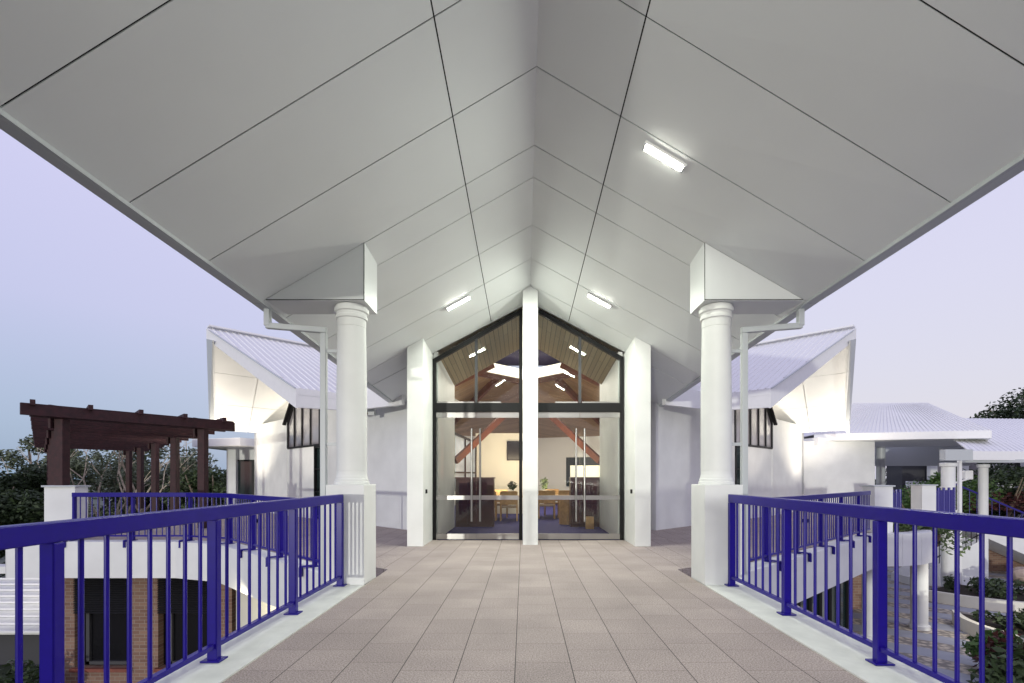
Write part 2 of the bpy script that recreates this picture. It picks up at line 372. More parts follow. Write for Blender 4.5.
# ------------------------------------------------------------ columns
for m in (1,-1):
    x0, x1 = sorted((mir(m,CX-2.11), mir(m,CX-2.585))); y0, y1 = 5.995, 6.48
    cx, cy = (x0+x1)/2, (y0+y1)/2
    th = thing('entrance_column', 'round white column on a square pedestal at the %s railing end' % SIDE[m], 'column', (cx,cy,0), 'columns carrying the canopy')
    MB().box(x0,y0,0,x1,y1,1.25).build('pedestal', 'white', th, bevel=.006)
    r = .187
    MB().lathe(cx,cy,[(.218,1.252),(.218,1.285),(.207,1.292),(.207,1.32),(.197,1.328),(.195,1.35),(r+.004,1.36),(r,1.385),(r,1.43)],48).build('column_base', 'white', th, True)
    MB().lathe(cx,cy,[(r,1.431),(r,2.4),(r-.012,3.26)],48).build('shaft', 'white', th, True)
    q = r-.012
    MB().lathe(cx,cy,[(q+.001,3.262),(q+.001,3.36),(q+.018,3.365),(q+.022,3.385),(q+.018,3.405),(q+.012,3.41),(q+.014,3.44),(q+.036,3.452),(q+.036,3.50),(q+.02,3.505),(q+.02,3.53)],48).build('capital', 'white', th, True)
    # triangular bracket box up to the soffit
    s = -m
    xi, xo = mir(m,CX-2.105), mir(m,CX-3.325)
    br = MB(); zi = lambda x,y: Vector(soff(s,abs(x-CX)/HW,y)).z-.002
    zb = 3.535
    def tri(y,e=0): return [(xi,y,zb+e),(xo,y,zb+e),(xo,y,zb+.012+e),(xi,y,zi(xi,y))]
    br.prism(tri(y0-.0), tri(y1+.03)); br.build('bracket_box', 'soffit', th)
    j = MB()                                   # shadow gaps round the front face
    yq = y0-.004
    j.prism([(xi,yq,zb+.004),(xo,yq,zb+.004),(xo,yq,zb+.013),(xi,yq,zb+.013)],[(xi,yq+.003,zb+.004),(xo,yq+.003,zb+.004),(xo,yq+.003,zb+.013),(xi,yq+.003,zb+.013)])
    e = .008*m
    j.prism([(xi,yq,zb),(xi-e*0-.008*(1 if m==1 else -1),yq,zb),(xi-.008*(1 if m==1 else -1),yq,zi(xi,y0)),(xi,yq,zi(xi,y0))],[(xi,yq+.003,zb),(xi-.008*(1 if m==1 else -1),yq+.003,zb),(xi-.008*(1 if m==1 else -1),yq+.003,zi(xi,y0)),(xi,yq+.003,zi(xi,y0))])
    j.build('shadow_gap', 'joint', th)
    # downpipe
    th = thing('downpipe', 'square white downpipe stepping from the gutter beside the %s column' % SIDE[m], 'pipe', (mir(m,-2.62),6.25,0), 'downpipes beside the columns')
    xg, xv = mir(m,-3.275), mir(m,-2.575)
    MB().box(xg-.037,6.16,3.28,xg+.037,6.235,3.50).build('outlet', 'trim', th, bevel=.008)
    MB().bar((xg-.02*(1 if m==1 else -1)*1,6.2,3.285),(xv+.037*(1 if m==1 else -1),6.24,3.235),.072,.072).build('offset_pipe', 'trim', th, bevel=.008)
    MB().box(xv-.037,6.205,-.9,xv+.037,6.28,3.20).build('vertical_pipe', 'trim', th, bevel=.008)
    for z in (2.95,1.75):
        MB().box(min(xv,cx),6.23,z,max(xv,cx),6.25,z+.04).build('bracket', 'trim', th)

# ------------------------------------------------------------ balustrades
def railing(name, label, pts, spacing, zb, ztop, group, nb=7, hooks=0, start=0, lower=.11):
    th = thing(name, label, 'railing', (pts[0][0],pts[0][1],zb), group)
    segs = []; L = 0
    P = [Vector((x,y,0)) for x,y in pts]
    hr = MB(); lr = MB()
    for a, b in zip(P, P[1:]):
        hr.bar(a+Vector((0,0,ztop-.05)), b+Vector((0,0,ztop-.05)), .062, .10)
        lr.bar(a+Vector((0,0,zb+lower)), b+Vector((0,0,zb+lower)), .045, .036)
    hr.build('handrail', 'blue', th, bevel=.007); lr.build('bottom_rail', 'blue', th, bevel=.004)
    def walk(s):
        for a, b in zip(P, P[1:]):
            l = (b-a).length
            if s <= l+1e-6: return a+(b-a)*(s/l), (b-a).normalized()
            s -= l
        return P[-1], (P[-1]-P[-2]).normalized()
    T = sum((b-a).length for a, b in zip(P, P[1:]))
    n = int((T-start)/spacing+1e-3)
    post0 = pl0 = bal0 = None
    for i in range(n+1):
        s = start+i*spacing; p, d = walk(s); ang = math.atan2(d.y, d.x)-math.pi/2
        if post0 is None:
            post0 = MB().box(-.036,-.027,0,.036,.027,ztop-zb-.101).build('post','blue',None,bevel=.004)
            pl0 = MB().box(-.07,-.055,0,.07,.055,.012).build('base_plate','blue',None,bevel=.003)
            for k in range(2):
                pass
            po, pp = post0, pl0
        else:
            po, pp = post0.copy(), pl0.copy(); col.objects.link(po); col.objects.link(pp)
        po.parent = th; po.location = (p.x-th.location.x, p.y-th.location.y, .0); po.rotation_euler.z = ang
        pp.parent = po; pp.location = (0,0,.002)
        if hooks:
            h = MB(); nx = hooks*d.y; ny = -hooks*d.x
            nrm = Vector((nx,ny,0)); c = Vector((p.x,p.y,zb))
            h.bar(c+nrm*.03+Vector((0,0,.03)), c+nrm*.24+Vector((0,0,.03)), .08, .02); h.bar(c+nrm*.23+Vector((0,0,.03)), c+nrm*.23+Vector((0,0,-.13)), .09, .03,(1,0,0))
            h.build('clamp_bracket','blue',th)
    tot = 0
    k = 0
    while True:
        s = start+spacing*(k/(nb+1)); 
        if s > T: break
        if k % (nb+1):
            p, d = walk(s)
            if bal0 is None:
                bal0 = MB().tube((0,0,lower+.01),(0,0,ztop-zb-.1),.0125,n=10).build('baluster','blue',None,True); bo = bal0
            else: bo = bal0.copy(); col.objects.link(bo)
            bo.parent = th; bo.location = (p.x-th.location.x, p.y-th.location.y, 0)
        k += 1
    return th
railing('railing', 'royal blue balustrade along the left edge of the bridge', [(-2.25,5.975),(-2.25,-8.6)], 1.21, .012, 1.135, 'blue balustrades of the bridge', start=.035)
railing('railing', 'royal blue balustrade along the right edge of the bridge', [(2.555,5.975),(2.555,-8.6)], 1.235, .012, 1.135, 'blue balustrades of the bridge', start=.035)
railing('railing', 'blue balustrade of the left walkway in front of the pergola', [(-3.05,7.60),(-6.6,10.80),(-7.8,11.22),(-10.45,11.22)], 1.36, -.125, .985, 'blue balustrades of the walkways', nb=9, hooks=-1, start=.5)
railing('railing', 'blue balustrade running obliquely along the right walkway', [(3.1,7.42),(9.05,12.66)], 1.36, -.125, .985, 'blue balustrades of the walkways', nb=9, hooks=1, start=.15)

# ------------------------------------------------------------ entrance facade
DY = 10.36
def pillar(xa, xb, ya, yb, top, label):
    th = thing('entrance_pillar', label, 'pillar', ((xa+xb)/2,(ya+yb)/2,0), 'white pillars of the glazed entrance')
    g = MB(); s = -1 if (xa+xb)/2 < CX-.2 else (1 if (xa+xb)/2 > CX+.2 else 0)
    if s == 0:
        zt = lambda x,y: ridge_z(y)-.577*abs(x-CX)-.004
        pts = [xa, CX, xb]
        fr = [(xa,ya,0),(xb,ya,0),(xb,ya,zt(xb,ya)),(CX,ya,zt(CX,ya)),(xa,ya,zt(xa,ya))]
        bk = [(x,yb,z if z==0 else zt(x,yb)) for x,_,z in fr]
        g.prism(fr,bk)
    else:
        zt = lambda x,y: soff(s,abs(x-CX)/HW,y)[2]-.004
        g.prism([(xa,ya,0),(xb,ya,0),(xb,yb,0),(xa,yb,0)],[(xa,ya,zt(xa,ya)),(xb,ya,zt(xb,ya)),(xb,yb,zt(xb,yb)),(xa,yb,zt(xa,yb))])
    b = g.build('shaft', 'white', th)
    return th
pillar(CX-.15, CX+.15, 9.6, 10.33, 0, 'slim white pillar dividing the two pairs of glass doors')
pillar(mir(1,-2.26), mir(1,-1.95), 9.4, 11.9, 0, 'square white pillar left of the left glass doors')
pillar(2.165, 2.47, 9.4, 11.9, 0, 'square white pillar right of the right glass doors')
for m in (1,-1):
    x = -1.95 if m==1 else 2.165
    o = MB().box(min(x,x+.03*m), 9.62, 1.02, max(x,x+.03*m), 9.68, 1.10).build('card_reader', 'black', None)
    tag(o, 'small black reader fixed to the %s entrance pillar' % SIDE[m], 'reader')
def fz(x, y=DY): return ridge_z(y)-.572*abs(x-CX)-.01      # top of glazing line
for m in (1,-1):
    th = thing('glazed_entrance', '%s tall glazed bay with black frame and a pair of glass doors' % SIDE[m], 'glass doors', (mir(m,-.95),DY,0), 'glazed entrance bays')
    A, B = -1.945, -.025                     # outer, inner (left side coordinates)
    X = lambda x: mir(m,x)-(0 if m==1 else .075)
    def bx(x0,y0,z0,x1,y1,z1): a,b = sorted((X(x0),X(x1))); return MB().box(a,y0,z0,b,y1,z1)
    f = MB()
    for x0,x1 in ((A,A+.07),(B-.07,B)):
        a,b = X(x0),X(x1)
        f.prism([(a,DY,0),(b,DY,0),(b,DY+.09,0),(a,DY+.09,0)],[(a,DY,fz(a)),(b,DY,fz(b)),(b,DY+.09,fz(b)),(a,DY+.09,fz(a))])
    a,b = X(A+.07),X(B-.07)
    f.prism([(a,DY+.001,fz(a)-.10),(b,DY+.001,fz(b)-.10),(b,DY+.09,fz(b)-.10),(a,DY+.09,fz(a)-.10)],[(a,DY+.001,fz(a)),(b,DY+.001,fz(b)),(b,DY+.09,fz(b)),(a,DY+.09,fz(a))])
    f.build('frame', 'black', th)
    bx(A+.07,DY-.02,2.74,B-.07,DY+.12,2.93).build('transom', 'black', th)
    xm = (A+B)/2-.03
    a,b = X(xm-.03),X(xm+.03)
    MB().prism([(a,DY+.01,2.93),(b,DY+.01,2.93),(b,DY+.06,2.93),(a,DY+.06,2.93)],[(a,DY+.01,fz(a)-.10),(b,DY+.01,fz(b)-.10),(b,DY+.06,fz(b)-.10),(a,DY+.06,fz(a)-.10)]).build('mullion','dark_wall',th)
    for x0,x1 in ((A+.07,xm-.03),(xm+.03,B-.07)):
        a,b = X(x0),X(x1)
        MB().prism([(a,DY+.03,2.93),(b,DY+.03,2.93),(b,DY+.04,2.93),(a,DY+.04,2.93)],[(a,DY+.03,fz(a)-.1),(b,DY+.03,fz(b)-.1),(b,DY+.04,fz(b)-.1),(a,DY+.04,fz(a)-.1)]).build('upper_pane','glass',th)
        bx(x0+.02,DY+.02,2.93,x1-.02 if x1<xm else x0+.5,DY+.05,2.965).build('pane_clip','steel',th)
    for x0,x1 in ((A+.075,xm-.004),(xm+.004,B-.075)):
        d = bx(x0,DY+.03,.13,x1,DY+.042,2.62).build('door_leaf','glass',th)
        for nm,z0,z1 in (('top_rail',2.62,2.73),('bottom_rail',.012,.13),('middle_rail',.86,.95)):
            o = bx(x0,DY+.012,z0,x1,DY+.06,z1).build(nm,'steel',d)
        hx = xm-.09 if x0 < xm-.3 else xm+.09
        o = MB().tube((X(hx),DY-.05,.40),(X(hx),DY-.05,2.38),.021,n=12).tube((X(hx),DY-.05,.62),(X(hx),DY+.03,.62),.01).tube((X(hx),DY-.05,2.1),(X(hx),DY+.03,2.1),.01).build('handle','steel',d,True)

# ------------------------------------------------------------ main building: vestibule and octagonal room
bld = thing('main_building', 'white building with timber lined octagonal hall behind the glass doors', 'building', (CX,18,0))
g = MB(); g.box(CX-2.0,10.46,-.02,CX+2.0,13,.004)
OC = (CX,18.3); OR = 6.15
def octp(r,z,n=8,off=0): return [(OC[0]+r*math.sin(2*math.pi*k/n+off), OC[1]-r*math.cos(2*math.pi*k/n+off), z) for k in range(n)]
g.prism(octp(OR,-.02), octp(OR,.003)); g.build('carpet','carpet',bld)
for m in (1,-1):                             # lobby side walls
    a,b = sorted((mir(m,-1.945)-(0 if m==1 else .075),mir(m,-1.85)-(0 if m==1 else .075)))
    MB().box(a,10.46,0,b,13.0,4.05).build('lobby_wall','white',bld)
    # oblique outside wall
    def W(s,off=0): return (mir(m,-2.9-s+off*.707), 12.4+s+off*.707)
    p = [(mir(m,-2.27),11.85),W(0)]
    w_ = MB(); (xa,ya),(xb,yb) = p; 
    w_.prism([(xa,ya,-.13),(xb,yb,-.13),(xb+.2*m,yb+.15,-.13),(xa+.2*m,ya+.15,-.13)],[(xa,ya,4.2),(xb,yb,4.2),(xb+.2*m,yb+.15,4.2),(xa+.2*m,ya+.15,4.2)])
    w_.build('outer_wall','white',bld)
# lobby timber ceiling
g = MB()
for side in (-1,1):
    a = [(CX,10.46,ridge_z(10.46)-.02),(CX+side*1.95,10.46,fz(CX+side*1.95)-.02),(CX+side*1.95,12.7,fz(CX+side*1.95)-.2),(CX,12.7,ridge_z(12.7)-.02)]
    g.prism(a,[(x,y,z+.03) for x,y,z in a])
g.build('lobby_ceiling','ceiling_boards',bld)
# lobby roof + hall walls
wl = MB(); pts = octp(OR,0)
for k in range(8):
    if k in (0,7): continue                  # open toward lobby
    a,b = pts[k],pts[(k+1)%8]; wl.prism([(a[0],a[1],0),(b[0],b[1],0),(b[0]*1.01,b[1]*1.01,0),(a[0]*1.01,a[1]*1.01,0)],[(a[0],a[1],3.6),(b[0],b[1],3.6),(b[0]*1.01,b[1]*1.01,3.6),(a[0]*1.01,a[1]*1.01,3.6)])
wl.build('hall_wall','plaster_in',bld)
# front hall walls either side of the lobby
for m in (1,-1):
    MB().prism([(mir(m,-1.95),13.0,0),(mir(m,-4.3),14.1,0),(mir(m,-4.3),14.25,0),(mir(m,-1.95),13.15,0)],[(mir(m,-1.95),13.0,4.4),(mir(m,-4.3),14.1,3.3),(mir(m,-4.3),14.25,3.3),(mir(m,-1.95),13.15,4.4)]).build('hall_wall','plaster_in',bld)
IR, IZ, OZ = 2.4, 5.45, 3.25
def diam(z,k,e=0): return [(IR+e)*q_ for q_ in ()] or (OC[0]+(IR+e)*(1 if k%2==0 else .7071)*math.sin(math.pi*k/4), OC[1]-(IR+e)*(1 if k%2==0 else .7071)*math.cos(math.pi*k/4), z)
oc = octp(OR+.3,OZ-.1)
rc = MB()
for k in range(1,7):
    a,b,c,d = oc[k],oc[(k+1)%8],diam(IZ,(k+1)%8),diam(IZ,k)
    rc.prism([a,b,c,d],[(p[0],p[1],p[2]+.06) for p in (a,b,c,d)])
rc.build('hall_ceiling','room_boards',bld)
lt = MB()
for k in (2,3,4,5):
    lt.poly([diam(IZ+.04,k),diam(IZ+.04,k+1),diam(IZ+.46,k+1),diam(IZ+.46,k)])
lt.build('skylight_glazing','skylight',bld)
MB().box(CX-3.2,12.75,6.22,CX+3.2,21.2,6.27).build('skylight_ceiling','lantern_ceiling',bld)
for m in (1,-1):
    x = mir(m,CX-3.2); MB().prism([(x,12.75,3.6),(x,17.6,4.9),(x-.06*m,17.6,4.9),(x-.06*m,12.75,3.6)],[(x,12.75,6.22),(x,17.6,6.22),(x-.06*m,17.6,6.22),(x-.06*m,12.75,6.22)]).build('ceiling_side','room_boards',bld)
MB().box(CX-3.2,12.72,4.95,CX+3.2,12.76,6.22).build('ceiling_side','room_boards',bld)
for k in range(1,8):
    MB().bar(octp(OR,OZ-.25)[k],diam(IZ-.14,k,.05),.14,.24).build('rafter','beam_wood',bld)
for k in (2,3,4,5):
    MB().bar(diam(IZ-.08,k,.02),diam(IZ-.08,k+1,.02),.12,.2).build('ring_beam','beam_wood',bld)
for m in (1,-1):
    MB().bar((mir(m,-.65),17.0,3.55),(mir(m,-2.15),15.3,1.85),.13,.20).build('raking_beam','beam_wood',bld)
# roof over hall, outside
# hall windows on far walls (dusk outside)
for (x0,x1,z0,z1,yy,xx) in ():
    pass
hw = MB(); a,b = Vector(octp(OR-.06,0)[3]),Vector(octp(OR-.06,0)[4])
p,q = a.lerp(b,.15),a.lerp(b,.55)
MB().prism([p+Vector((0,0,.9)),q+Vector((0,0,.9)),q+Vector((0,-.02,.9)),p+Vector((0,-.02,.9))],[p+Vector((0,0,2.3)),q+Vector((0,0,2.3)),q+Vector((0,-.02,2.3)),p+Vector((0,-.02,2.3))]).build('hall_window','glazing_dark',bld)
for k,(t0,t1) in ((6,(.1,.9)),(1,(.1,.9))):
    a,b = Vector(octp(OR-.06,0)[k]),Vector(octp(OR-.06,0)[(k+1)%8]); p,q = a.lerp(b,t0),a.lerp(b,t1); n=Vector((0,0,0))
    inn = (Vector((OC[0],OC[1],0))-p).normalized()*.03
    MB().prism([p+Vector((0,0,1.1)),q+Vector((0,0,1.1)),q+inn+Vector((0,0,1.1)),p+inn+Vector((0,0,1.1))],[p+Vector((0,0,2.9)),q+Vector((0,0,2.9)),q+inn+Vector((0,0,2.9)),p+inn+Vector((0,0,2.9))]).build('hall_window','window_grey',bld)
area('hall_fill',(CX,19,5.0),3.2,430,(1,.92,.78),(CX,18,0))  # added area light brightening the hall, tied to no fitting
area('hall_fill_up',(CX,15.3,1.5),2.5,130,(1,.80,.52),(CX,18,5))  # added fill aimed up at the hall ceiling
area('lobby_fill',(CX,11.8,4.3),1.0,26,(1,.93,.80),(CX,11.8,0))  # added fill for the lobby, without a fitting

mat('side_glass', (.40,.47,.60), .1, spec=.9, noise=.3, nscale=1.5)  # pale blue stands in for dusk sky seen through the pane
sg = thing('side_window','pale glazed side screen with black frames left of the hall partition','window',(-2.1,16.4,0))
pn = MB().prism([(-2.62,15.2,.9),(-1.78,17.7,.9),(-1.76,17.7,.9),(-2.60,15.2,.9)],[(-2.62,15.2,2.9),(-1.78,17.7,2.6),(-1.76,17.7,2.6),(-2.60,15.2,2.9)]).build('pane','side_glass',sg)
fr = MB()
for t in (0,.33,.66,1): fr.bar((-2.58+.84*t,15.2+2.5*t,.9),(-2.58+.84*t,15.2+2.5*t,2.9-.3*t),.05,.05)
fr.bar((-2.58,15.2,1.5),(-1.74,17.7,1.5),.05,.05); fr.bar((-2.58,15.2,2.9),(-1.74,17.7,2.6),.05,.07); fr.bar((-2.58,15.2,.9),(-1.74,17.7,.9),.05,.05)
fr.build('frame','black',sg)
# room furniture
def joinery(m):
    th = thing('timber_screen', 'dark timber joinery screen inside the %s doors' % SIDE[m], 'cabinet', (mir(m,-1.35),13.4,0), 'dark joinery inside the entrance')
    X = lambda a,b: sorted((mir(m,a),mir(m,b)))
    a,b = X(-1.84,-.80 if m==1 else -1.0); MB().box(a,13.05,.0,b,13.45,1.30).build('carcass','joinery',th,bevel=.01)
    for i in range(3):
        w=(b-a)/3; MB().box(a+w*i+.02,13.02,.08,a+w*(i+1)-.02,13.05,.60).build('door_panel','joinery',th,bevel=.006)
        MB().box(a+w*i+.02,13.02,.66,a+w*(i+1)-.02,13.05,1.24).build('door_panel','joinery',th,bevel=.006)
    MB().box(a-.0,13.0,1.302,b+.02,13.48,1.34).build('counter_top','joinery',th,bevel=.006)
joinery(1); joinery(-1)
o = MB().box(mir(-1,-1.0),13.1,1.345,mir(-1,-1.84),13.16,1.66).build('backlit_panel','backlit'); tag(o,'glowing white panel above the right timber screen','panel')
th = thing('drum_table','round timber drum stand behind the right doors','stand',(1.35,12.75,0)); MB().lathe(1.32,13.9,[(.30,0),(.30,.78)],24).build('drum','light_wood',th,True); MB().lathe(1.32,13.9,[(.34,.781),(.34,.82)],24).build('top','light_wood',th,True)
o = MB().box(1.62,12.5,0,1.82,12.7,.32).build('waste_bin','light_wood'); tag(o,'small timber waste bin by the right lobby wall','bin')
tv = thing('wall_screen','black television screen hung on the pale hall wall','screen',(-.5,18,2)); MB().box(-.58,17.6,1.98,.0,17.66,2.62).build('display','screen',tv); MB().box(-.61,17.66,1.95,.03,17.70,2.65).build('casing','black',tv)
o = MB().box(-1.75,17.72,0,.4,17.86,2.95).build('partition_wall','plaster_in'); tag(o,'pale partition wall carrying the television inside the hall','wall')
def table(x,y,label):
    t = thing('table',label,'table',(x,y,0),'pale timber tables in the hall')
    MB().box(x-.9,y-.4,.70,x+.9,y+.4,.745).build('tabletop','light_wood',t,bevel=.01)
    for sx in (-.8,.8):
        for sy in (-.33,.33): MB().box(x+sx-.03,y+sy-.03,0,x+sx+.03,y+sy+.03,.70).build('leg','light_wood',t)
table(-.55,15.6,'long pale timber table seen through the left doors'); table(1.15,16.4,'long pale timber table seen through the right doors')
def chair(x,y,f,label):
    t = thing('chair',label,'chair',(x,y,0),'timber armchairs round the hall tables')
    MB().box(x-.24,y-.24,.40,x+.24,y+.24,.46).build('seat','cloth',t,bevel=.01)
    MB().box(x-.24,y+f*.22-.02,.50,x+.24,y+f*.22+.02,.92).build('backrest','light_wood',t,bevel=.01)
    for s in (-1,1):
        MB().box(x+s*.25-.02,y-.24,.62,x+s*.25+.02,y+.24,.65).build('armrest','light_wood',t)
        for q in (-1,1): MB().box(x+s*.25-.02,y+q*.22-.02,0,x+s*.25+.02,y+q*.22+.02,.62 if q!=f else .9).build('leg','light_wood',t)
chair(-1.1,15.0,-1,'leftmost timber armchair in front of the left hall table'); chair(-.45,15.0,-1,'second timber armchair in front of the left hall table')
chair(-.8,16.2,1,'timber armchair behind the left hall table'); chair(.75,15.8,-1,'timber armchair nearest the pillar at the right hall table')
chair(1.4,15.8,-1,'timber armchair in front of the right hall table by the drum'); chair(1.0,17.0,1,'timber armchair behind the right hall table')

# foliage helper
def leaves(mb, c, rad, n, size, rng, flat=.9):
    c = Vector(c)
    for _ in range(n):
        d = Vector((rng.gauss(0,1),rng.gauss(0,1),rng.gauss(0,1))).normalized()*(rng.random()**.45)
        p = c+Vector((d.x*rad[0],d.y*rad[1],d.z*rad[2])); s = size*rng.uniform(.6,1.4)
        u = Vector((rng.gauss(0,1),rng.gauss(0,1),rng.gauss(0,.6))).normalized(); v = u.orthogonal().normalized()
        v = (Matrix.Rotation(rng.uniform(0,6.28),3,u) @ v)
        mb.poly([p-u*s, p+v*s*.42, p+u*s, p-v*s*.42])
def pot_plant(x,y,z,h,label,seed):
    rng = random.Random(seed); t = thing('potted_plant',label,'plant',(x,y,z))
    MB().lathe(x,y,[(.07,z),(.10,z+.16),(.09,z+.16)],16).build('pot','white',t,True)
    mb = MB(); leaves(mb,(x,y,z+.16+h/2),(.14,.14,h/2),90,.06,rng); mb.build('leaves','leaf_mid',t)
pot_plant(-.35,15.5,.746,.3,'small green plant on the left hall table',3)
pot_plant(.70,16.3,.746,.42,'taller green plant on the right hall table',4)
for i,(x,y,z,lab) in enumerate(((-1.2,16.5,3.55,'left glowing tube light on the hall ceiling'),(1.7,15.5,3.7,'right glowing tube light on the hall ceiling'))):
    o = MB().bar((x-.25,y,z),(x+.25,y,z-.1),.06,.04).build('tube_light','tube'); tag(o,lab,'light')

# ------------------------------------------------------------ prow roofed wings
def wing(m):
    th = thing('wing_building','white wing with upswept ribbed prow roof %s of the canopy' % SIDE[m],'building',(mir(m,-9),17,-.13),'prow roofed wings')
    Xm = lambda x: mir(m,x)+(.22 if m==-1 else 0)
    D = Vector((.7071,.7071,0)); 
    T = Vector((-9.9,15.2,5.98)); N = Vector((-5.62,12.06,3.52)); F = Vector((-12.85,19.9,3.40))
    LEN = 6.5; P = lambda v: (Xm(v.x), v.y, v.z)
    E = N+D*1.05
    Rr = T+D*LEN; EE = N+D*(LEN-1); FF = F+D*(LEN-1)
    def slab(pts,th_,up=1):
        return MB().prism([P(p) for p in pts],[P(p+Vector((0,0,th_))) for p in pts])
    slab([T,N,EE,Rr],.04).build('roof_sheet','white_metal',th)
    slab([T,F,FF,Rr],.04).build('roof_sheet','white_metal',th)
    rb = MB()                                  # ribs
    slope = (N-T); across = Vector((.7071,-.7071,0)); run = slope.dot(across); drop = slope.z
    fall = across*run+Vector((0,0,drop)); adv = slope.dot(D)
    k = .12
    while k < LEN:
        a = T+D*k; t0 = 0
        t1 = min(1, k/adv) if adv > 0 else 1
        b = a+fall*t1
        rb.bar(P(a+Vector((0,0,.05))),P(b+Vector((0,0,.05))),.035,.022); k += .19
    rb.build('roof_ribs','white_metal',th)
    MB().bar(P(T+Vector((0,0,.10))),P(Rr+Vector((0,0,.10))),.30,.05).build('ridge_cap','white_metal',th)
    # barge fascias
    Hf = .36; dn = Vector((0,0,-Hf)); bk = D*.05
    def fas(a,b,ha=Hf,hb=Hf,up=.03):
        pts=[a+Vector((0,0,-ha)),b+Vector((0,0,-hb)),b+Vector((0,0,up)),a+Vector((0,0,up))]
        return MB().prism([P(p) for p in pts],[P(p-bk) for p in pts])
    fas(T,N,.30,.46).build('bargeboard','white_metal',th)
    ac = Vector((.7071,-.7071,0)); q = [T+Vector((0,0,-.30))-bk, F+Vector((0,0,-.30))-bk, F+ac*.75+Vector((0,0,-.12))-bk, T+ac*.75+Vector((0,0,-.50))-bk]
    MB().prism([P(p) for p in q],[P(p+D*.04) for p in q]).build('bargeboard','trim',th)
    fas(T,F,.30,.30).build('bargeboard','white_metal',th)
    sd2 = (N-T).normalized()
    MB().bar(P(T+sd2*.3-bk*1.4+Vector((0,0,.035))),P(N-bk*1.4+Vector((0,0,.035))),.05,.022).build('flashing','trim',th)
    # gutter fascia from N along the eave, then toward the canopy
    G = E+Vector((1.9,-.95,0))
    g1 = MB()
    for a,b in ((N,E),(E,G)):
        d=(b-a).normalized(); n=Vector((-d.y,d.x,0))*.10
        pts=[a+Vector((0,0,-.44)),b+Vector((0,0,-.40)),b,a]
        g1.prism([P(p) for p in pts],[P(p+n) for p in pts])
    g1.build('gutter_fascia','white_metal',th)
    # low linking roof behind gutter
    MB().prism([P(E),P(G),P(G+Vector((1,2.5,.6))),P(E+Vector((1.6,2.4,.6)))],[P(E+Vector((0,0,.03))),P(G+Vector((0,0,.03))),P(G+Vector((1,2.5,.63))),P(E+Vector((1.6,2.4,.63)))]).build('link_roof','white_metal',th)
    # soffit of the far slope, panelled
    so = MB(); off = Vector((0,0,-.13)); nj = 4
    for i in range(nj):
        for j in range(3):
            g0,g1_ = i/nj+.0015,(i+1)/nj-.0015; h0,h1 = j/3+.0015,(j+1)/3-.0015
            pt = lambda g_,h_: (T.lerp(F,h_)).lerp(Rr.lerp(FF,h_),g_)+off
            q=[pt(g0,h0),pt(g1_,h0),pt(g1_,h1),pt(g0,h1)]; so.prism([P(p) for p in q],[P(p+Vector((0,0,.01))) for p in q])
    so.build('soffit','soffit',th)
    so = MB(); q=[T+off,N+off,EE+off,Rr+off]; so.prism([P(p) for p in q],[P(p+Vector((0,0,.01))) for p in q]); so.build('near_soffit','soffit',th)
    # walls along the 45 degree line
    def W(s,z,o=0): return (Xm(-2.9-s+o*.7071),12.4+s+o*.7071,z)
    def wall(s0,s1,z0,z1,name='wall',mt='white',t=.2,o=0):
        return MB().prism([W(s0,z0,o),W(s1,z0,o),W(s1,z1,o),W(s0,z1,o)],[W(s0,z0,o+t),W(s1,z0,o+t),W(s1,z1,o+t),W(s0,z1,o+t)]).build(name,mt,th)
    wall(0,3.6,-.13,4.0); wall(4.3,6.1,-.13,2.42); wall(6.1,8.95,-.13,3.6,o=-.02); wall(3.6,4.3,2.40,2.43,'lintel','black',o=-.02)
    # return wall at the outer end
    MB().prism([W(8.95,-.13,-.02),W(8.95,-.13,5),W(8.75,-.13,5),W(8.75,-.13,-.02)],[W(8.95,3.6,-.02),W(8.95,3.6,5),W(8.75,3.6,5),W(8.75,3.6,-.02)]).build('wall','white',th)
    # raked clerestory window
    w = MB(); pv=[(6.1,2.44),(6.1,3.40),(5.7,4.02),(3.6,4.02),(3.6,2.44)]
    w.prism([W(s,z,.01) for s,z in pv],[W(s,z,.03) for s,z in pv]); wi = w.build('clerestory_window','window_grey',th)
    f = MB()
    def fb(s0,z0,s1,z1,ww=.10): f.bar(W(s0,z0,-.01),W(s1,z1,-.01),ww,.04,(-.707*m,-.707,0))
    fb(6.1,2.44,6.1,3.40); fb(6.1,3.40,5.7,4.02,.16); fb(5.7,4.02,3.6,4.02); fb(6.1,2.44,3.6,2.44,.07); fb(3.6,2.44,3.6,4.02)
    for s in (5.62,5.10,4.55,4.0): fb(s,2.44,s,4.02,.085)
    f.build('frame','black',wi)
    MB().prism([W(6.22,3.33,-.14),W(5.72,4.10,-.14),W(5.72,4.16,-.14),W(6.26,3.37,-.14)],[W(6.22,3.33,0),W(5.72,4.10,0),W(5.72,4.16,0),W(6.26,3.37,0)]).build('window_hood','black',wi)
    # glass side door
    d = wall(3.6,4.3,-.12,2.40,'side_door','glazing_dark',.02,.05)
    f = MB()
    for s in (3.63,4.27): f.bar(W(s,-.12,0),W(s,2.40,0),.07,.08,(-.707*m,-.707,0))
    for z in (0,.85,1.62,2.37): f.bar(W(3.6,z,0),W(4.3,z,0),.05,.05)
    f.build('frame','black',d)
    # corner downlight, plus added uplights standing in for the glow under the eaves
    for ss,pw in ((4.6,38),(8.2,125)):
        u = W(ss,.0,-1.7)
        ul = area('wing_glow_fill',u,.5,pw,(1,.90,.76),(u[0],u[1]+.1,4)); ul.data.spread = R(105)
        fx = MB(); fx.lathe(u[0],u[1],[(.10,-.13),(.12,-.02)],16)
        fx.build('added_uplight','black',th)  # fitting made up for each added light
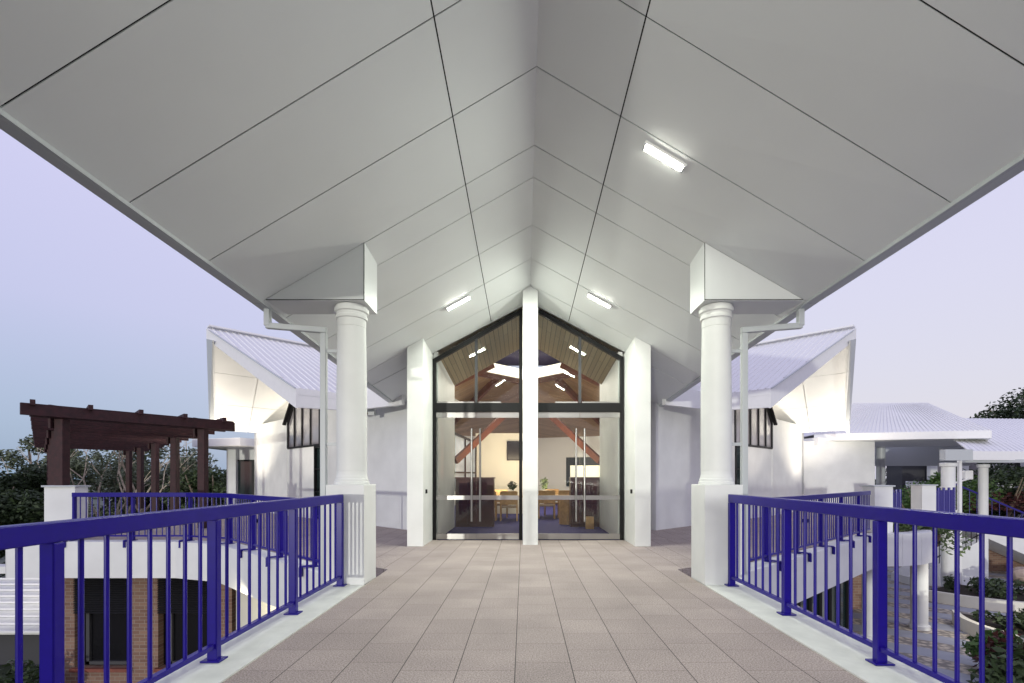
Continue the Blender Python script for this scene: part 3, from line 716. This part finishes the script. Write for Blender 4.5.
    area('wing_soffit_fill',W(6.7,2.9,.9),.6,34,(1,.88,.70),W(6.7,6,.9))  # added light filling the dark soffit behind the wall top
    l = MB(); c=P(F.lerp(FF,.35)+(T-F)*.12+off+Vector((0,0,-.04))); l.lathe(c[0],c[1],[(.06,c[2]-.05),(.08,c[2]),(.08,c[2]+.04)],12); l.build('downlight','white_metal',th)
    # lower flat roofed block behind
    q=[(-12.6,21.5),(-15.4,22.5),(-16,27),(-11,26)]
    MB().prism([(Xm(x),y,2.75) for x,y in q],[(Xm(x),y,3.1) for x,y in q]).build('flat_roof','white_metal',th)
    if m == 1:
        MB().box(-14.6,23.8,-.13,-14.15,24.2,2.75).build('wall','white',th)
        MB().box(-14.15,24,2.2,-12.4,24.1,2.75).build('wall','white',th)
        w2=MB().box(-14.15,24.0,-.1,-13.45,24.03,2.2).build('window','glazing_dark',th)
        MB().box(-14.15,23.95,2.12,-13.3,23.99,2.2).box(-13.45,23.95,-.1,-13.3,23.99,2.12).build('frame','black',w2)
        MB().box(-13.3,24,-.13,-12.4,24.1,2.2).build('wall','white',th)
wing(1); wing(-1)
# inside-left wall unit under eave
o = MB().box(-4.15,12.9,3.0,-3.98,13.1,3.28).build('wall_speaker','trim'); tag(o,'small grey box mounted high on the white wall behind the left column','speaker')

# ------------------------------------------------------------ pedestals on walkways
def ped(x,y,s,zt,label,dy=None):
    dy = dy or s
    t = thing('pedestal',label,'pedestal',(x,y,-.13),'capped white pedestals')
    MB().box(x-s/2,y-dy/2,-.13,x+s/2,y+dy/2,zt-.04).build('block','white',t); MB().box(x-s/2-.04,y-dy/2-.04,zt-.04,x+s/2+.04,y+dy/2+.04,zt).build('cap','stone' if 0 else 'trim',t,bevel=.006)
ped(-10.86,11.5,.72,1.15,'white pedestal under the front pergola post',.34)
ped(9.5,13.0,.48,1.13,'white capped pedestal at the end of the right balustrade')
ped(13.3,16.1,.46,1.10,'white capped pedestal before the round columns')
for (x0,y0,x1,y1,lab) in ((9.9,13.3,11.2,14.4,'blue panel fence right of the balustrade pedestal'),(13.7,16.2,15.3,17.2,'blue panel fence beside the round columns')):
    th = thing('panel_fence',lab,'fence',(x0,y0,-.13)); a=Vector((x0,y0,0)); b=Vector((x1,y1,0))
    for i in range(4):
        p=a.lerp(b,i/4+.01); q=a.lerp(b,(i+1)/4-.01); MB().bar((p.x,p.y,.42),(q.x,q.y,.42),.03,.95).build('panel','blue_panel',th)
    for i in range(5):
        p=a.lerp(b,i/4); MB().tube((p.x,p.y,-.13),(p.x,p.y,.98),.04).build('post','blue',th,True)

# ------------------------------------------------------------ pergola
per = thing('pergola','dark red-brown timber pergola on tall posts','pergola',(-10,13,-.13))
A0 = Vector((-9.27,14.0,0)); B0 = Vector((-10.98,11.52,0)); U = Vector((-1,1,0)); V = (A0-B0).normalized()
for k in range(5):
    for base in (A0,B0):
        p = base+U*2.9*k
        z0 = 1.15 if (base is B0 and k==0) else -.13
        MB().box(p.x-.10,p.y-.10,z0,p.x+.10,p.y+.10,2.72).build('post','pergola_wood',per,bevel=.01)
        MB().box(p.x-.19,p.y-.15,2.50,p.x-.135,p.y+.15,3.05).build('cleat','pergola_wood',per)
for k in range(5):
    a = B0+U*2.9*k-V*.55; b = A0+U*2.9*k+V*.85
    MB().bar((a.x,a.y,2.86),(b.x,b.y,2.86),.10,.26).build('cross_beam','pergola_wood',per)
for i in range(5):                             # long bearers along the pergola, under / over
    p = B0.lerp(A0,i/4)+V*(-.5+i*.25)
    a = p-U*.25; b = p+U*12.1
    MB().bar((a.x,a.y,3.03),(b.x,b.y,3.03),.09,.12).build('bearer','pergola_wood',per)
n=0
for k in range(13):                            # closely set battens hanging between
    q = U*(.45+.93*k); a = B0+q-V*.55; b = A0+q+V*.75
    MB().bar((a.x,a.y,2.90),(b.x,b.y,2.86),.08,.22).build('batten','pergola_wood',per)
# pergola front fascia beam a little proud
a = B0-V*.70-U*.12; b = A0+V*.78-U*.12
MB().bar((a.x,a.y,2.88),(b.x,b.y,2.88),.09,.27).build('front_beam','pergola_wood',per,bevel=.008)

# ------------------------------------------------------------ brick undercroft, left
bk = thing('brick_building','brown brick undercroft with dark louvred windows below the left walkway','building',(-8,12,LOW))
ZL = -4.6
def brick_panel(x0,x1,z0,z1): MB().box(x0,11.75,z0,x1,12.0,z1).build('wall','brick',bk)
XW = [(-10.9,-9.55),(-8.87,-7.5)]
for x0,x1,z0,z1 in ((-11.2,-10.9,GL,-.95),(-9.55,-8.87,GL,-.95),(-7.5,-7.08,GL,-.95),(-10.9,-9.55,GL,-3.28),(-8.87,-7.5,GL,-3.28)): brick_panel(x0,x1,z0,z1)
for x0,x1 in XW:
    w = MB().box(x0,11.93,-3.28,x1,11.96,-.95).build('window','screen',bk)
    MB().box(x0+.18,11.86,-3.25,x1-.02,11.93,-3.17).box(x0+.18,11.86,-3.25,x0+.26,11.93,-1.9).box(x1-.12,11.86,-3.25,x1-.03,11.93,-1.8).box(x0+.18,11.86,-1.86,x1-.02,11.93,-1.78).build('frame','dark_wall',w)
    lv = MB()
    for i in range(18): lv.bar((x0+.01,11.72+.0,-1.0-i*.055),(x1-.01,11.72,-1.0-i*.055),.05,.012,(0,-.5,.8))
    lv.build('louvres','dark_louvre',w)
    MB().box(x0-.05,11.66,-3.36,x1+.05,11.75,-3.28).build('sill','terracotta',w)
# angled lower walls below both walkways
for m,mt in ((1,'cream'),(-1,'glazing_dark')):
    g = MB()
    if m==1:
        o = MB().prism([(-3.6,8.6,GL),(-6.8,11.45,GL),(-6.7,11.6,GL),(-3.5,8.75,GL)],[(-3.6,8.6,-.95),(-6.8,11.45,-.95),(-6.7,11.6,-.95),(-3.5,8.75,-.95)]).build('lower_wall','cream'); tag(o,'cream rendered wall below the left oblique walkway','wall')
    else:
        th = thing('lower_glazing','dark glazed wall with black mullions below the right walkway','window',(6,10.5,LOW))
        a=Vector((3.4,8.3,0)); b=Vector((8.6,12.9,0)); n=Vector((-.66,.75,0))*.05
        MB().prism([(a.x,a.y,LOW),(b.x,b.y,LOW),(b.x+n.x,b.y+n.y,LOW),(a.x+n.x,a.y+n.y,LOW)],[(a.x,a.y,-.95),(b.x,b.y,-.95),(b.x+n.x,b.y+n.y,-.95),(a.x+n.x,a.y+n.y,-.95)]).build('pane','glazing_dark',th)
        for i in range(11):
            p=a.lerp(b,i/10); MB().box(p.x-.035,p.y-.06,LOW,p.x+.035,p.y,-.95).build('mullion','black',th)
# round columns under walkway
for (x,y,lab,grp) in ((9.15,12.75,'round white column under the right walkway nearest the glazing',0),(11.12,13.6,'round white column under the curved end of the walkway beam',0)):
    th = thing('walkway_column',lab,'column',(x,y,LOW),'columns under the right walkway')
    MB().lathe(x,y,[(.20,LOW),(.20,-.96)],28).build('shaft','white',th,True); MB().lathe(x,y,[(.25,LOW),(.25,LOW+.1)],28).build('base','white',th,True)
o = MB().box(9.3,15.6,LOW,11.6,15.8,-.95).build('brick_wall','brick'); tag(o,'brick wall in shade beneath the right walkway','wall')
# creeper on the curved beam
rng = random.Random(5)
mb = MB()
for i in range(14):
    t=i/13; leaves(mb,(9.6+2.9*t,12.95+1.2*t+.15,.05-.12*t),(.38,.3,.30),120,.075,rng)
leaves(mb,(12.3,13.8,-.55),(.4,.3,.45),110,.075,rng)
o = mb.build('creeper','leaf_mid'); tag(o,'leafy green creeper trailing over the curved walkway beam','plant')

# ------------------------------------------------------------ right: hipped pavilion roofs
th = thing('pavilion','white hipped metal roof pavilion right of the wing','building',(13,17,-.13))
e0,e1,r0,r1 = Vector((13.2,22.0,3.26)),Vector((18.3,19.0,3.14)),Vector((16.4,24.0,4.95)),Vector((18.75,22.5,4.74))
e2 = Vector((22.0,23.5,3.14)); e3 = Vector((14,28,3.2))
def sl(pts,t=.04): return MB().prism([tuple(p) for p in pts],[tuple(p+Vector((0,0,t))) for p in pts])
sl([e0,e1,r1,r0]).build('roof_sheet','white_metal',th); sl([e1,e2,r1]).build('roof_sheet','white_metal',th); sl([e2,e3,r0,r1]).build('roof_sheet','white_metal',th); sl([e3,e0,r0]).build('roof_sheet','white_metal',th)
rb = MB()
for i in range(40):
    t=i/39; p=e0.lerp(e1,t); q=r0.lerp(r1,t); rb.bar(tuple(p+Vector((0,0,.055))),tuple(q+Vector((0,0,.055))),.03,.03)
rb.build('roof_ribs','white_metal',th)
for a,b in ((e0,e1),(e1,e2)):
    MB().bar(tuple(a+Vector((0,0,-.12))),tuple(b+Vector((0,0,-.12))),.12,.30).build('fascia','white_metal',th)
MB().prism([(p.x,p.y,p.z-.27) for p in (e0,e1,e2,e3)],[(p.x,p.y,p.z-.24) for p in (e0,e1,e2,e3)]).build('soffit','soffit',th)
MB().box(12.3,21.7,-.13,15.75,21.9,2.95).build('wall','white',th); MB().box(15.6,21.9,-.13,15.75,26,2.95).build('wall','white',th)
MB().box(15.8,26,1.95,24.0,26.3,3.0).build('beam','trim',th)
MB().lathe(18.6,25.2,[(.2,-.13),(.2,3.0)],20).build('post','trim',th,True)
th = thing('covered_walk','low white metal roof carried on round columns at the far right','building',(17,18,LOW))
e0,e1,r0,r1 = Vector((16.3,17.7,2.25)),Vector((32,19.5,2.25)),Vector((22,26.5,4.55)),Vector((38,28,4.55))
sl([e0,e1,r1,r0]).build('roof_sheet','white_metal',th)
rb=MB()
for i in range(70):
    t=i/69; p=e0.lerp(e1,t); q=r0.lerp(r1,t); rb.bar(tuple(p+Vector((0,0,.05))),tuple(q+Vector((0,0,.05))),.03,.03)
rb.build('roof_ribs','white_metal',th)
MB().bar(tuple(e0+Vector((0,0,-.12))),tuple(e1+Vector((0,0,-.12))),.12,.32).build('fascia','white_metal',th)
MB().box(15.3,17.55,1.95,16.3,17.8,2.35).build('corner_box','trim',th)
MB().box(16.3,17.85,1.88,19.5,18.1,2.0).build('beam','trim',th)
for x,y,r in ((15.75,17.95,.21),(18.9,19.9,.16)):
    MB().lathe(x,y,[(r,LOW),(r,1.72),(r+.05,1.75),(r+.05,1.86),(r,1.88)],28).build('column','white',th,True)
MB().box(16.12,17.9,LOW,16.22,18.0,1.95).build('downpipe','white_metal',th)
# lamp post with white bracket camera
th = thing('wall_lantern','small white lantern on a curved bracket between the far columns','lantern',(17,18.5,1)); MB().box(17.0,18.6,1.25,17.3,18.8,1.6).build('lamp_head','white_metal',th,bevel=.03); MB().tube((16.0,18.6,.95),(17.2,18.6,1.3),.03).build('bracket','white_metal',th,True)
# far building with balcony
th = thing('distant_building','far white balcony building in shade behind the columns','building',(34,34,LOW))
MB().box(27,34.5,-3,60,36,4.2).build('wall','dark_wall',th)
MB().box(27,34,.6,60,34.2,1.05).build('balcony_band','white',th); MB().box(27,34,-1.6,60,34.2,-1.3).build('balcony_band','white',th)
for i in range(8): MB().box(28.5+i*2.2,33.9,-1.6,29.0+i*2.2,34.2,3.2).build('pier','white',th)
for i in range(8): MB().box(29.3+i*2.2,34.4,1.2,30.5+i*2.2,34.45,2.6).build('window','window_grey',th)
rng = random.Random(8); mb=MB()
for i in range(12): leaves(mb,(25+i*1.2,29,-.2),(1,.6,.7),120,.16,rng)
o=mb.build('hedge','leaf_red'); tag(o,'reddish brown hedge below the far white balcony','hedge')

# ------------------------------------------------------------ stairs, planters, courtyard
st = thing('staircase','white stair with solid sloping soffit descending right in the courtyard','stairs',(20,20,LOW))
MB().prism([(17.5,20,-.45),(24,20,-3.3),(24,20,-2.55),(17.5,20,.15)],[(17.5,21.6,-.45),(24,21.6,-3.3),(24,21.6,-2.55),(17.5,21.6,.15)]).build('flight','white',st)
rl = MB(); rl.bar((17.5,20.0,1.2),(24,20.0,-1.55),.05,.06)
for i in range(22): t=i/21; rl.tube((17.5+6.5*t,20,.1-2.7*t),(17.5+6.5*t,20,1.18-2.75*t),.012)
rl.build('rail','blue_panel',st)
st = thing('staircase','lower white stair rising to the right with a dark metal rail','stairs',(16.4,19,LOW))
MB().prism([(15.2,18.9,LOW),(17.9,18.9,LOW),(17.9,18.9,-1.1),(15.2,18.9,-2.6)],[(15.2,20,LOW),(17.9,20,LOW),(17.9,20,-1.1),(15.2,20,-2.6)]).build('flight','white',st)
rl = MB(); rl.bar((15.2,18.9,-1.75),(17.9,18.9,-.3),.04,.05); rl.bar((15.2,18.9,-2.3),(17.9,18.9,-.85),.03,.03)
for i in range(14): t=i/13; rl.tube((15.2+2.7*t,18.9,-2.6+1.5*t),(15.2+2.7*t,18.9,-1.75+1.45*t),.014)
rl.build('rail','black',st)
o = MB().box(17.95,21.8,LOW,34,22.0,-.6).build('brick_wall','brick'); tag(o,'low dark brick wall behind the courtyard stairs','wall')
def planter(label,cx,cy,r,a0,a1,h,seed,leaf,w=1.5,leaf2=None):
    th = thing('planter',label,'planter',(cx,cy,LOW),'curved planters in the courtyard')
    g=MB(); so=MB(); N_=20
    for i in range(N_):
        A=[R(a0+(a1-a0)*k/N_) for k in (i,i+1)]
        q=lambda rr,a,z:(cx+rr*math.cos(a),cy+rr*math.sin(a),z)
        g.prism([q(r,A[0],LOW),q(r,A[1],LOW),q(r-.16,A[1],LOW),q(r-.16,A[0],LOW)],[q(r,A[0],LOW+h),q(r,A[1],LOW+h),q(r-.16,A[1],LOW+h),q(r-.16,A[0],LOW+h)])
        so.prism([q(r-.16,A[0],LOW),q(r-.16,A[1],LOW),q(r-w,A[1],LOW),q(r-w,A[0],LOW)],[q(r-.16,A[0],LOW+h-.08),q(r-.16,A[1],LOW+h-.08),q(r-w,A[1],LOW+h-.08),q(r-w,A[0],LOW+h-.08)])
    g.build('wall','cream',th); so.build('soil','soil',th)
    rng=random.Random(seed); mb=MB(); mb2=MB()
    for i in range(26):
        a=R(rng.uniform(a0+2,a1-2)); rr=r-rng.uniform(.35,w-.2); s=rng.uniform(.18,.36)
        leaves(mb2 if (leaf2 and rng.random()<.4) else mb,(cx+rr*math.cos(a),cy+rr*math.sin(a),LOW+h+s*.6),(s,s,s*.8),70,.09,rng)
    mb.build('plants',leaf,th)
    if leaf2: mb2.build('plants',leaf2,th)
planter('nearer curved cream planter wall with dark shrubs',14.6,12.5,2.65,140,222,.36,11,'leaf_dark',2.4)
planter('farther curved cream planter wall below the brick wall',17.5,18.6,4.15,205,300,.36,12,'leaf_dark',2.6)
rng=random.Random(33)
mb=MB()
for i in range(5): leaves(mb,(9.9+i*.18,10.6,LOW+.5+.05*i),(.25,.25,.25),90,.10,rng)
o=mb.build('shrub','leaf_bright'); tag(o,'pale green variegated shrub low beside the right bridge edge','plant')
mb=MB()
for i in range(16): leaves(mb,(9.9+i*.2,10.2+.1*math.sin(i),LOW+.3+.15*(i%3)),(.35,.3,.4),90,.11,rng)
o=mb.build('shrub','leaf_red'); tag(o,'reddish leaved shrubs beyond the right bridge railing','plant')
mb=MB()
for i in range(14): leaves(mb,(9.2+i*.22,9.5,LOW+.3+.12*(i%4)),(.4,.3,.45),90,.11,rng)
o=mb.build('shrub','leaf_dark'); tag(o,'dark green shrubs beyond the right bridge railing','plant')
bm_=bmesh.new(); bmesh.ops.create_icosphere(bm_,subdivisions=3,radius=.42); rng=random.Random(2)
for v in bm_.verts: v.co *= 1+rng.uniform(-.05,.05); v.co.z*=.8
me=bpy.data.meshes.new('boulder'); bm_.to_mesh(me); bm_.free(); me.materials.append(M['stone']); o=bpy.data.objects.new('boulder',me); col.objects.link(o); o.location=(17.6,17.0,LOW+.75); tag(o,'rounded pinkish boulder among the courtyard plants','boulder')

# ------------------------------------------------------------ trees
def tree(x,y,z0,h,cr,label,leaf,seed,n=16,per=260,size=.16,pale=False,limbs=5,crown_base=.35,squash=.75):
    z0-=1.0; h+=1.0
    rng=random.Random(seed); th=thing('tree',label,'tree',(x,y,z0),'trees round the buildings')
    tr=MB(); bt=z0+h*crown_base; r0=h*.03
    tr.tube((x,y,z0),(x+rng.uniform(-.2,.2),y,bt),r0,r0*.7,9)
    tips=[]
    for i in range(limbs):
        a=rng.uniform(0,6.28); L=cr*rng.uniform(.35,.8); p=Vector((x,y,bt*.98))
        q=p+Vector((math.cos(a)*L*.5,math.sin(a)*L*.5,(h*(1-crown_base))*.35)); s=q+Vector((math.cos(a)*L*.5,math.sin(a)*L*.5,(h*(1-crown_base))*.35))
        tr.tube(p,q,r0*.55,r0*.35,7); tr.tube(q,s,r0*.35,r0*.12,6); tips.append(s)
    tr.build('trunk','bark_pale' if pale else 'bark',th,True)
    mb=MB(); cz=z0+h*(1+crown_base)/2; hz=h*(1-crown_base)/2
    for i in range(n):
        d=Vector((rng.gauss(0,1),rng.gauss(0,1),rng.gauss(0,1))).normalized()*rng.uniform(.25,.85)
        c=(x+d.x*cr,y+d.y*cr,cz+d.z*hz); s=cr*rng.uniform(.22,.42)
        leaves(mb,c,(s,s,s*squash),int(per*1.8),size*.72,rng)
    mb.build('crown',leaf,th)
tree(-24,21.5,LOW,5.6,3.4,'dark dense tree at the far left edge beyond the walkway','leaf_dark',21,26,330,.17,crown_base=.05)
tree(-24.5,23.5,LOW,5.2,2.8,'dark bushy tree left of the pergola pedestal','leaf_dark',22,22,300,.16,crown_base=.05)
tree(-27.5,27.5,LOW,7.6,2.4,'taller thin tree rising behind the left end of the pergola','leaf_grey',23,14,230,.17,crown_base=.3)
tree(-26,32,LOW,7.2,4,'grey green tree behind the middle of the pergola','leaf_grey',24,24,300,.19,crown_base=.1)
tree(-21.5,31,LOW,7.0,3.4,'grey green tree seen between the middle pergola posts','leaf_grey',25,22,300,.18,crown_base=.1)
tree(-18.3,28,LOW,6.9,3.1,'grey green tree behind the right pergola posts','leaf_grey',26,24,300,.17,crown_base=.1)
tree(-17.2,27,LOW,6.1,2.2,'round green tree left of the left wing','leaf_mid',27,18,280,.14,crown_base=.15)
tree(-25.5,33,LOW,4.2,2.6,'low dark tree under the pergola','leaf_mid',28,22,280,.16,crown_base=.05)
tree(-20.5,31,LOW,4.0,2.2,'low green tree right of the pergola','leaf_mid',29,18,260,.15,crown_base=.05)
# bare pale gnarled multi stem trees
def bare(x,y,z0,h,label,seed):
    z0-=1.0; h+=1.0
    rng=random.Random(seed); th=thing('bare_tree',label,'tree',(x,y,z0),'pale stemmed trees behind the pergola')
    tr=MB()
    def grow(p,d,L,r,k):
        for _ in range(3):
            q=p+d*L/3; tr.tube(p,q,r,r*.85,6); p=q; r*=.85; d=(d+Vector((rng.gauss(0,.14),rng.gauss(0,.14),.04))).normalized()
        if k>0:
            for _ in range(2): grow(p,(d+Vector((rng.gauss(0,.45),rng.gauss(0,.45),.12))).normalized(),L*.72,r*.78,k-1)
    for i in range(3): grow(Vector((x+rng.uniform(-.2,.2),y,z0)),Vector((rng.uniform(-.4,.4),rng.uniform(-.2,.2),1)).normalized(),h*.42,.13,3)
    tr.build('stems','bark_pale',th,True)
    mb=MB()
    for i in range(10): leaves(mb,(x+rng.uniform(-1.3,1.3),y+rng.uniform(-1,1),z0+h*rng.uniform(.6,1)),(.5,.5,.35),70,.09,rng)
    mb.build('foliage','leaf_grey',th)
bare(-24.0,26.9,LOW,5.9,'pale gnarled stems nearest the white pergola pedestal',41); bare(-22.5,26.9,LOW,6.6,'pale branching stems between the pergola posts',42); bare(-20.9,27.2,LOW,7.2,'pale branching stems right of the others under the pergola',43)
# right side
tree(47.5,42,LOW,13.3,6.5,'large dark tree above the far right roof','leaf_dark',51,60,520,.26,crown_base=.35)
tree(25.5,30,LOW,5.4,3.2,'bright green bush behind the right walkway','leaf_bright',52,20,260,.16,crown_base=.0)
tree(30,31,LOW,6.2,3.4,'dark tree behind the round column','leaf_dark',53,22,280,.18,crown_base=.05)
tree(35.5,31.5,LOW,6.6,3.4,'dark tree farther right behind the covered walk','leaf_dark',54,22,280,.18,crown_base=.05)
tree(39,33,LOW,6.8,3,'dark tree at the far right behind the low roof','leaf_dark',55,20,260,.18,crown_base=.05)
mb=MB(); rng=random.Random(77)
for i in range(70): leaves(mb,(-90+i*2.8+rng.uniform(-1,1),70+rng.uniform(-4,4),LOW+2.0+rng.uniform(0,1.6)),(2.4,2,2.2),150,.42,rng)
o=mb.build('far_wood','leaf_dark'); tag(o,'dark wood along the horizon','woodland',kind='stuff')
# low garden at left below
mb=MB()
for i in range(22): leaves(mb,(-12.2+i*.16,11.0+rng.uniform(-.3,.3),-3.6+.3*(i%3==0)),(.4,.4,.45),120,.09,rng) if i<8 else None
o=mb.build('shrub','leaf_dark'); tag(o,'dark shrub at the bottom left beside the brick wall','plant')
th = thing('shed','low shed with pale ribbed roof beyond the left walkway','shed',(-16,14.5,LOW))
q=[Vector((-15.6,13.2,-2.95)),Vector((-12.3,13.2,-2.95)),Vector((-14.6,16.5,-2.2)),Vector((-18.6,16.5,-2.2))]
MB().prism([tuple(p) for p in q],[tuple(p+Vector((0,0,.05))) for p in q]).build('roof','kerb',th)
rb=MB()
for i in range(9):
    t=i/8; rb.bar(tuple(q[0].lerp(q[3],t)+Vector((0,0,.08))),tuple(q[1].lerp(q[2],t)+Vector((0,0,.08))),.06,.05)
rb.build('roof_ribs','white_metal',th); MB().box(-15.5,13.6,GL,-12.6,14.6,-2.99).build('walls','dark_wall',th)
MB().box(-20,17,-2.05,-15,17.5,-1.8).build('gutter','white',th)
th=thing('floodlight','small lit floodlight above the shed roof','light',(-14.0,13.4,-1.1)); MB().box(-13.05,12.6,-1.22,-12.85,12.7,-1.14).build('lens','lamp_warm',th); MB().box(-13.1,12.7,-1.25,-12.8,12.8,-1.1).build('housing','trim',th)
th=thing('wall_light','small lit fitting under the left walkway edge','light',(-5.1,10.1,-1.2))
MB().box(-5.2,10.0,-1.12,-5.0,10.1,-1.04).build('lens','lamp_warm',th)
area('undercroft_fill',(-5.6,9.2,-1.1),.4,14,(1,.9,.6),(-5.2,10.4,-2.2))  # added area light brightening the cream lower wall
area('shed_fill',(-14.3,14.4,-.6),.3,16,(1,.93,.72),(-15,15,-2))  # added area light brightening the shed roof
# added area light brightening the courtyard, with no fitting
area('courtyard_fill',(12.2,12.2,-1.0),.4,22,(1,.93,.72),(12.4,14,-2.9))
for o in bpy.data.objects:
    if '_org' in o: del o['_org']
